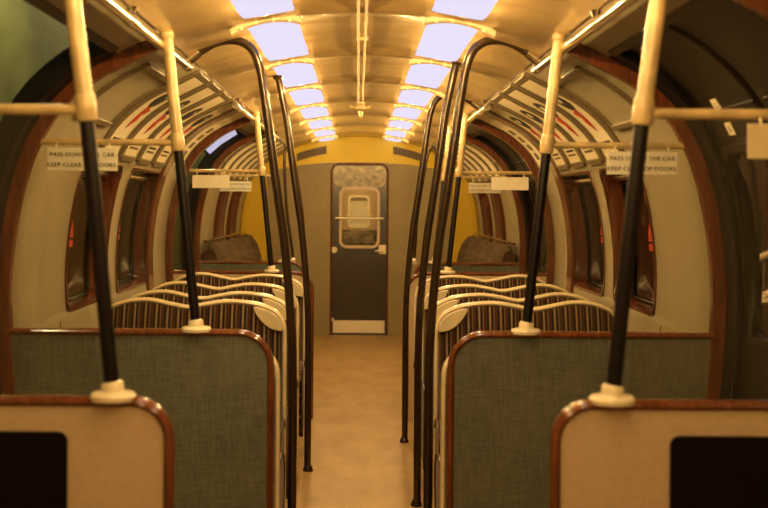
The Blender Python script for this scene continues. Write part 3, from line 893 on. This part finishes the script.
# ------------------------------------------------------------------ ceiling lamps
def make_lamp(sg, y, label):
    root = thing('ceiling_lamp', (sg*.335, y, Z_at(.335)), label, 'lamp', 'ceiling lamps')
    a0, a1 = a_of_x(.500), a_of_x(.232)
    # fluted curved rim hanging at the near end
    n = 22; rows = []
    for i in range(n+1):
        a = a0+(a1-a0)*i/n
        t = i/n; ho = .012+.026*(2*t-1)**2; dr = ho+.017
        yy0 = y-.012; yy1 = y+.022
        rows.append([on_wall(sg, yy0, a, ho-.006), on_wall(sg, yy0, a, dr), on_wall(sg, (yy0+yy1)/2, a, dr+.006), on_wall(sg, yy1, a, dr), on_wall(sg, yy1, a, ho-.006)])
    mb = MB().grid(rows, True); k = 5; mb.f += [tuple(range(k)), tuple(n*k+i for i in range(k))[::-1]]
    child(mb, 'rim', M['panel_cream'], root, bevel=.003)
    for t in (.16, .38, .62, .84):
        a = a0+(a1-a0)*t; h_ = .026*(2*t-1)**2+.028
        child(MB().tube([on_wall(sg, y-.016, a, h_), on_wall(sg, y-.002, a, h_)], .005, 8), 'screw_boss', M['brass'], root)
    # glowing shade
    b0, b1 = a_of_x(.450), a_of_x(.250)
    n, m = 14, 12; rows = []
    for j in range(-1, m+2):
        v = max(0, min(m, j))/m; yy = y+.034+1.165*v; col = []
        for i in range(-1, n+2):
            u = max(0, min(n, i))/n; e = (1-abs(2*u-1)**2.5)*(1-abs(2*v-1)**8)
            edge = i in (-1, n+1) or j in (-1, m+1)
            col.append(on_wall(sg, yy, b0+(b1-b0)*u, -.002 if edge else .005+crest(yy)+.016*e))
        rows.append(col)
    child(MB().grid(rows), 'glowing_shade', M['lamp'], root)
    return root
for sg in (-1, 1):
    l0 = None
    for k, y in enumerate(ARCS):
        lab = 'glowing ceiling lamp with curved rim, number %s from the far end in the %s row' % (['ten', 'nine', 'eight', 'seven', 'six', 'five', 'four', 'three', 'two', 'one'][k], SIDE[sg])
        if l0 is None: l0 = make_lamp(sg, y, lab)
        else: dup(l0, (sg*.335, y, l0.location.z), lab)

WARM = (1.0, .61, .19)
def lamp_light(x, y, z, e, col=WARM, r=0.0):
    l = bpy.data.lights.new('lamp_light', 'POINT'); l.energy = e; l.color = col; l.shadow_soft_size = r
    o = bpy.data.objects.new('lamp_light', l); COL.objects.link(o); o.location = (x, y, z)
LAMP_E = 9.0
for sg in (-1, 1):
    for k, y in enumerate(ARCS):
        if y+.3 > Y_END: continue
        for dy in (.2, .46, .72, .98):
            if y+dy < Y_END-.7:
                e = LAMP_E*1.0
                lamp_light(sg*.35, y+dy, Z_at(.35)-.078, e*.5)

# ------------------------------------------------------------------ ceiling conduit pair
root = thing('ceiling_conduit', (0, 5, 2.14), 'pair of thin cream pipes running along the middle of the ceiling to a small fitting', 'conduit')
for x in (-.017, .012):
    child(MB().tube([(x, .2, 2.126), (x, 8.5, 2.126)], .0045, 8), 'pipe', M['panel_cream'], root)
child(MB().box((-.03, 8.48, 2.10), (0.028, 8.56, 2.153)), 'end_box', M['cream_pipe'], root, bevel=.008)
child(MB().tube([(-.075, 8.52, 2.125), (-.06, 8.52, 2.115), (.055, 8.52, 2.115), (.07, 8.52, 2.125)], .010, 10), 'crosspiece', M['cream_pipe'], root)
child(MB().tube([(0, 8.52, 2.085), (0, 8.52, 2.045)], [.018, .012], 12), 'drop_fitting', M['cream_pipe'], root)
for y in (2, 5.2):
    child(MB().box((-.026, y-.006, 2.138), (.026, y+.01, 2.153)), 'saddle', M['cream_pipe'], root, bevel=.002)

# ------------------------------------------------------------------ end wall vents
for sg in (-1, 1):
    root = thing('air_vent', (sg*.52, Y_END, 1.97), 'slatted brown air vent high on the yellow end wall, %s of the door' % SIDE[sg], 'vent', 'end wall vents')
    def vz(x, d): return Z_at(x)-d
    xs = [.36+.32*i/10 for i in range(11)]
    pts = [(sg*x, vz(x, .075)) for x in xs]+[(sg*x, vz(x, .16)) for x in xs[::-1]]
    child(MB().prism(pts, Y_END-.014, Y_END-.001), 'backing', M['vent'], root, smooth=False)
    for i in range(12):
        x = .37+.30*i/11
        child(MB().box(tuple(sorted((sg*(x-.004), sg*(x+.004))))[:1]+(Y_END-.024, vz(x, .155)), tuple(sorted((sg*(x-.004), sg*(x+.004))))[1:]+(Y_END-.014, vz(x, .08))), 'slat', M['dark_door'], root)

# ------------------------------------------------------------------ end door
root = thing('door_1', (-.015, Y_END, 0), 'dark end door with a rounded window and pale kick plate', 'door'); root['kind'] = 'structure'
yd = Y_END+.012
def rr_ring(o, i, y, d, n=6):
    """rounded ring with equal corner counts; o,i = (x0,x1,z0,z1,r)"""
    O = rrect(o[0], o[1], o[2], o[3], o[4], n); I = rrect(i[0], i[1], i[2], i[3], i[4], n)
    return MB().grid([[(p[0], y+d, p[1]) for p in O], [(p[0], y, p[1]) for p in O], [(p[0], y, p[1]) for p in I], [(p[0], y+d, p[1]) for p in I]], True)
win = (-.202, .203, .955, 1.585, .07)
child(rr_ring((DX0+.006, DX1-.006, .003, DZ-.004, .001), win, yd, .03), 'leaf', M['end_door'], root, smooth=False)
# scuffed metal head of the door
mb = rr_ring((DX0+.022, DX1-.022, 1.60, DZ-.02, .07), (-.01, .01, 1.665, 1.675, .004), yd-.003, .003)
child(mb, 'head_band', M['scuffed'], root)
child(rr_ring((win[0]-.018, win[1]+.018, win[2]-.018, win[3]+.018, .085), (win[0]+.012, win[1]-.012, win[2]+.012, win[3]-.012, .06), yd-.014, .016), 'window_frame', M['panel_cream'], root)
mb = MB(); mb.v = [(win[0], yd+.015, win[2]), (win[1], yd+.015, win[2]), (win[1], yd+.015, win[3]), (win[0], yd+.015, win[3])]; mb.f = [(0, 1, 2, 3)]
child(mb, 'glass_pane', M['glass'], root)
child(MB().tube([(-.26, yd-.035, 1.262), (.26, yd-.035, 1.262)], .010, 12), 'guard_bar', M['cream'], root)
for x in (-.25, .25): child(MB().tube([(x, yd-.035, 1.262), (x, yd+.002, 1.262)], .009, 10), 'bar_post', M['cream'], root)
child(MB().box((DX0+.02, yd-.006, .02), (DX1-.02, yd, .155)), 'kick_plate', M['card'], root, bevel=.002)
lk = child(MB().box((.21, yd-.03, .875), (.29, yd, .975)), 'lock_box', M['cream'], root, bevel=.006)
subpart(MB().tube([(.24, yd-.03, .915), (.24, yd-.06, .915), (.17, yd-.06, .91)], .009, 10), 'handle', M['cream'], lk, root)
child(MB().tube([(-.272, yd-.03, .92), (-.272, yd, .92)], .034, 16), 'door_buffer', M['cream'], root)
child(MB().box((-.298, yd-.03, .15), (-.268, yd, .18)), 'floor_catch', M['cream'], root, bevel=.004)
# frame round the door
fr = rrect(DX0-.004, DX1+.004, -.02, DZ+.004, .085, 8)
frp = [p for p in fr]
k0 = [p for p in frp if p[1] > .2]
path = [(DX1+.004, Y_END-.016, 0.0)]+[(p[0], Y_END-.016, p[1]) for p in k0]+[(DX0-.004, Y_END-.016, 0.0)]
tn += 1
struct(build(MB().tube(path, .011, 8, ry=.010), 'trim_%d' % tn, M['wood_light']), 'orange-brown wooden frame around the end door', 'trim')
# corners between the rounded frame and the square opening
for (cx, s_) in ((DX1, 1), (DX0, -1)):
    pts = [(cx+s_*.004, DZ+.004)]+[(cx+s_*.004-s_*.085+s_*.085*math.cos(math.radians(a)), DZ+.004-.085+.085*math.sin(math.radians(a))) for a in (90, 75, 60, 45, 30, 15, 0)]
    child(MB().prism(pts, Y_END-.013, Y_END-.002), 'corner_piece', M['grey_end'], g, smooth=False)

# next carriage's end seen through the window
yn = 13.55
root = thing('door_%d' % (dn+1), (-.02, yn, 0), 'lit end door of the next carriage seen through the end door window', 'door'); root['kind'] = 'structure'
child(rr_ring((-.8, .8, -.1, 2.2, .01), (-.115, .10, 1.16, 1.50, .04), yn, .03), 'leaf', M['panel_cream'], root, smooth=False)
child(rr_ring((-.135, .12, 1.14, 1.52, .05), (-.105, .09, 1.17, 1.49, .035), yn-.012, .014), 'window_frame', M['cream'], root)
child(MB().box((-.16, yn-.02, 1.275), (.15, yn-.005, 1.29)), 'guard_bar', M['cream'], root)
child(MB().box((-.2, yn-.02, .95), (.2, yn-.002, 1.12)), 'lower_panel', M['scuffed'], root, bevel=.01)
child(MB().box((-.105, yn+.05, 1.16), (.10, yn+.055, 1.50)), 'lit_pane', M['sign'], root)
lamp_light(-.01, 13.1, 1.75, 5.5)
lamp_light(0, yn+.02+.35-.32, 1.4, .0)

# ------------------------------------------------------------------ outside on the left
mb = MB().box((-2.3, .5, -.8), (-2.2, 24, 4.2))
struct(build(mb, 'wall_outside', M['green_out']), 'olive green wall outside the left doorways', 'wall')
struct(build(MB().box((-2.2, .5, -.8), (-1.45, 24, -.35)), 'floor_platform', M['platform']), 'dim platform outside the left doors', 'floor')
for y in (3.4, 6.8, 10.2, 13.6, 17):
    lamp_light(-1.75, y, 3.4, 62, (1.0, .84, .42))
root = thing('lilac_streak', (-1.3, 9.5, 1.9), 'slanting lilac glowing strip added outside the farther left doorway', 'lamp')
yt = 8.86  # emissive strip added to stand for a lilac streak of light here
child(MB().tube([(-1.145, yt, 1.80), (-1.06, yt, 1.875), (-.935, yt, 1.955)], .022, 12), 'tube', M['lilac_streak'], root)
child(MB().tube([(-1.16, yt, 1.785), (-1.145, yt, 1.80)], .026, 12), 'end_cap', M['dark'], root)
child(MB().tube([(-.935, yt, 1.955), (-.915, yt, 1.965)], .026, 12), 'end_cap', M['dark'], root)

# ------------------------------------------------------------------ world, camera, view
w = bpy.data.worlds.new('world'); S.world = w; w.use_nodes = True
w.node_tree.nodes['Background'].inputs[0].default_value = (.02, .016, .012, 1)
w.node_tree.nodes['Background'].inputs[1].default_value = .25
cam = bpy.data.cameras.new('camera'); co = bpy.data.objects.new('camera', cam); COL.objects.link(co)
cam.sensor_width = 36; cam.lens = 36*1180/768
cam.shift_x = 25.6/768; cam.shift_y = -50/768
cam.clip_start = .05
co.matrix_world = Matrix.Translation((-.0125, 0, 1.417)) @ Matrix.Rotation(PI/2, 4, 'X') @ Matrix.Rotation(math.radians(.40), 4, 'Z')
cam.dof.use_dof = True; cam.dof.focus_distance = 6.3; cam.dof.aperture_fstop = 3.4
S.camera = co
vs = S.view_settings; vs.view_transform = 'Standard'; vs.look = 'None'; vs.gamma = 1; vs.use_curve_mapping = False
vs.exposure = 0.0
